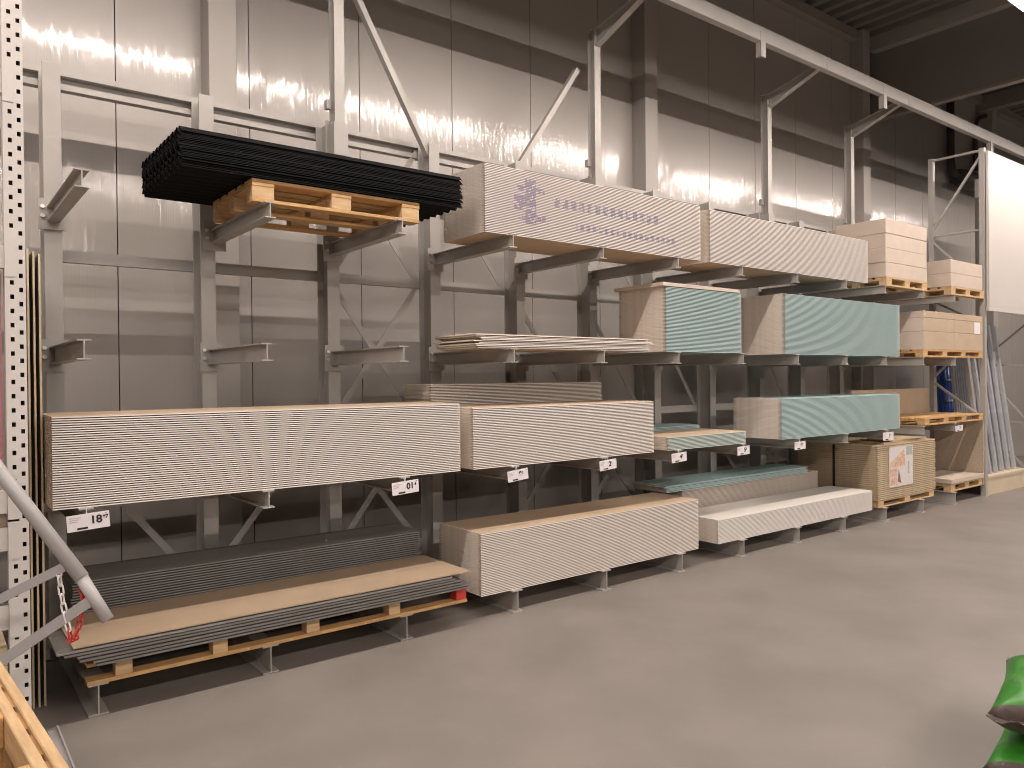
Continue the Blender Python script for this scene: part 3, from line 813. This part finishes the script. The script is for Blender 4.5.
# ------------------------------------------------------------------ green sacks in the lower right corner
def sack(label, loc, rz, L, W, H, seed, under):
    rnd = random.Random(seed)
    t = thing('soil_sack', label, 'sack', loc, (0, 0, rz), 'green sacks in the corner')
    bm = bmesh.new(); nx, ny = 26, 20
    def pt(i, j, s):
        u = i / nx * 2 - 1; v = j / ny * 2 - 1
        e = max(0, 1 - abs(u) ** 4) ** .5 * max(0, 1 - abs(v) ** 3.2) ** .5
        pin = 1 - .10 * (1 - abs(u) ** 2) * abs(v) ** 2
        x = u * L / 2 * (1 - .06 * (1 - v * v)); y = v * W / 2 * pin
        wob = .006 * math.sin(9 * u + seed) * math.cos(7 * v + 2 * seed) * e
        return Vector((x, y, H / 2 + s * (H / 2 * e) + wob))
    g = {}
    for s in (1, -1):
        for i in range(nx + 1):
            for j in range(ny + 1):
                if s == -1 and (i in (0, nx) or j in (0, ny)): g[(i, j, -1)] = g[(i, j, 1)]
                else: g[(i, j, s)] = bm.verts.new(pt(i, j, s))
    for s in (1, -1):
        for i in range(nx):
            for j in range(ny):
                q = [g[(i, j, s)], g[(i + 1, j, s)], g[(i + 1, j + 1, s)], g[(i, j + 1, s)]]
                f = bm.faces.new(q if s == 1 else q[::-1]); f.smooth = True
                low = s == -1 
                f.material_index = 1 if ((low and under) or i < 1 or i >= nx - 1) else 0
    link('sack_body', bm, ['green', 'sackdark'], t)
    # crimped end seams
    for sx in (-1, 1):
        bm = bmesh.new(); n = 16; r0 = []; r1 = []
        for j in range(n + 1):
            v = j / n * 2 - 1
            x0 = sx * (L / 2 - .012) * (1 - .06 * (1 - v * v)); z0 = H / 2 + .008 * math.sin(5 * v + seed)
            r0.append((x0, v * W / 2 * .99, z0)); r1.append((x0 + sx * .04, v * W / 2 * .97, z0 + .014 * math.sin(11 * v + seed)))
        top0 = [bm.verts.new((a, b, c + .002)) for a, b, c in r0]; top1 = [bm.verts.new((a, b, c + .0015)) for a, b, c in r1]
        bot0 = [bm.verts.new((a, b, c - .002)) for a, b, c in r0]; bot1 = [bm.verts.new((a, b, c - .0015)) for a, b, c in r1]
        for j in range(n):
            bm.faces.new((top0[j], top0[j + 1], top1[j + 1], top1[j])); bm.faces.new((bot0[j], bot1[j], bot1[j + 1], bot0[j + 1]))
            bm.faces.new((top1[j], top1[j + 1], bot1[j + 1], bot1[j])); bm.faces.new((top0[j], bot0[j], bot0[j + 1], top0[j + 1]))
        bm.faces.new((top0[0], top1[0], bot1[0], bot0[0])); bm.faces.new((top0[-1], bot0[-1], bot1[-1], top1[-1]))
        link('end_seam', bm, 'sackdark', t)
    # white print patches following the top surface
    bm = bmesh.new()
    def patch(u0, u1, v0, v1):
        n = 6; vs = [[None] * (n + 1) for _ in range(n + 1)]
        for a in range(n + 1):
            for b in range(n + 1):
                i = ((u0 + (u1 - u0) * a / n) + 1) / 2 * nx; j = ((v0 + (v1 - v0) * b / n) + 1) / 2 * ny
                p = pt(i, j, 1); p.z += .0025; vs[a][b] = bm.verts.new(p)
        for a in range(n):
            for b in range(n): bm.faces.new((vs[a][b], vs[a + 1][b], vs[a + 1][b + 1], vs[a][b + 1]))
    for k in range(7):
        u = -.62 + k * .16
        patch(u, u + .09, -.30 + .1 * math.sin(k), .02 + .12 * math.sin(k * 2.1))
    patch(-.55, .5, .32, .40)
    link('white_print', bm, 'sackwhite', t)
    return t
sack('upper green sack with dark crimped ends in the lower right corner', (3.37, -3.44, .210), .25, .80, .46, .23, 2, False)
sack('lower green sack with a dark underside at the bottom right corner', (3.32, -3.45, .002), .22, .80, .46, .20, 5, True)

# ------------------------------------------------------------------ camera, world, view
cd = bpy.data.cameras.new('camera'); cam = bpy.data.objects.new('camera', cd); COL.objects.link(cam)
r = Vector((.79169366, -.61083592, -.0100313)); u = Vector((.01182368, -.00109663, .9999295)); f = Vector((.61080386, .79175645, -.00635413))
mw = Matrix(((r.x, u.x, -f.x, -.70941), (r.y, u.y, -f.y, -4.69183), (r.z, u.z, -f.z, 1.80176), (0, 0, 0, 1)))
cam.matrix_world = mw
cd.sensor_fit = 'HORIZONTAL'; cd.sensor_width = 36; cd.lens = 766.353 / 1024 * 36
cd.clip_start = .05; cd.clip_end = 200
scene.camera = cam
w = bpy.data.worlds.new('world'); scene.world = w; w.use_nodes = True
w.node_tree.nodes['Background'].inputs['Color'].default_value = (.9, .8, .72, 1)
w.node_tree.nodes['Background'].inputs['Strength'].default_value = .04
vs_ = scene.view_settings
scene.display_settings.display_device = 'sRGB'
vs_.view_transform = 'Standard'; vs_.look = 'None'; vs_.gamma = 1; vs_.use_curve_mapping = False
vs_.exposure = 0.0
scene.cycles.max_bounces = 6; scene.cycles.diffuse_bounces = 4
scene.cycles.use_denoising = True
scene.cycles.pixel_filter_type = 'BOX'
scene.cycles.filter_width = .1
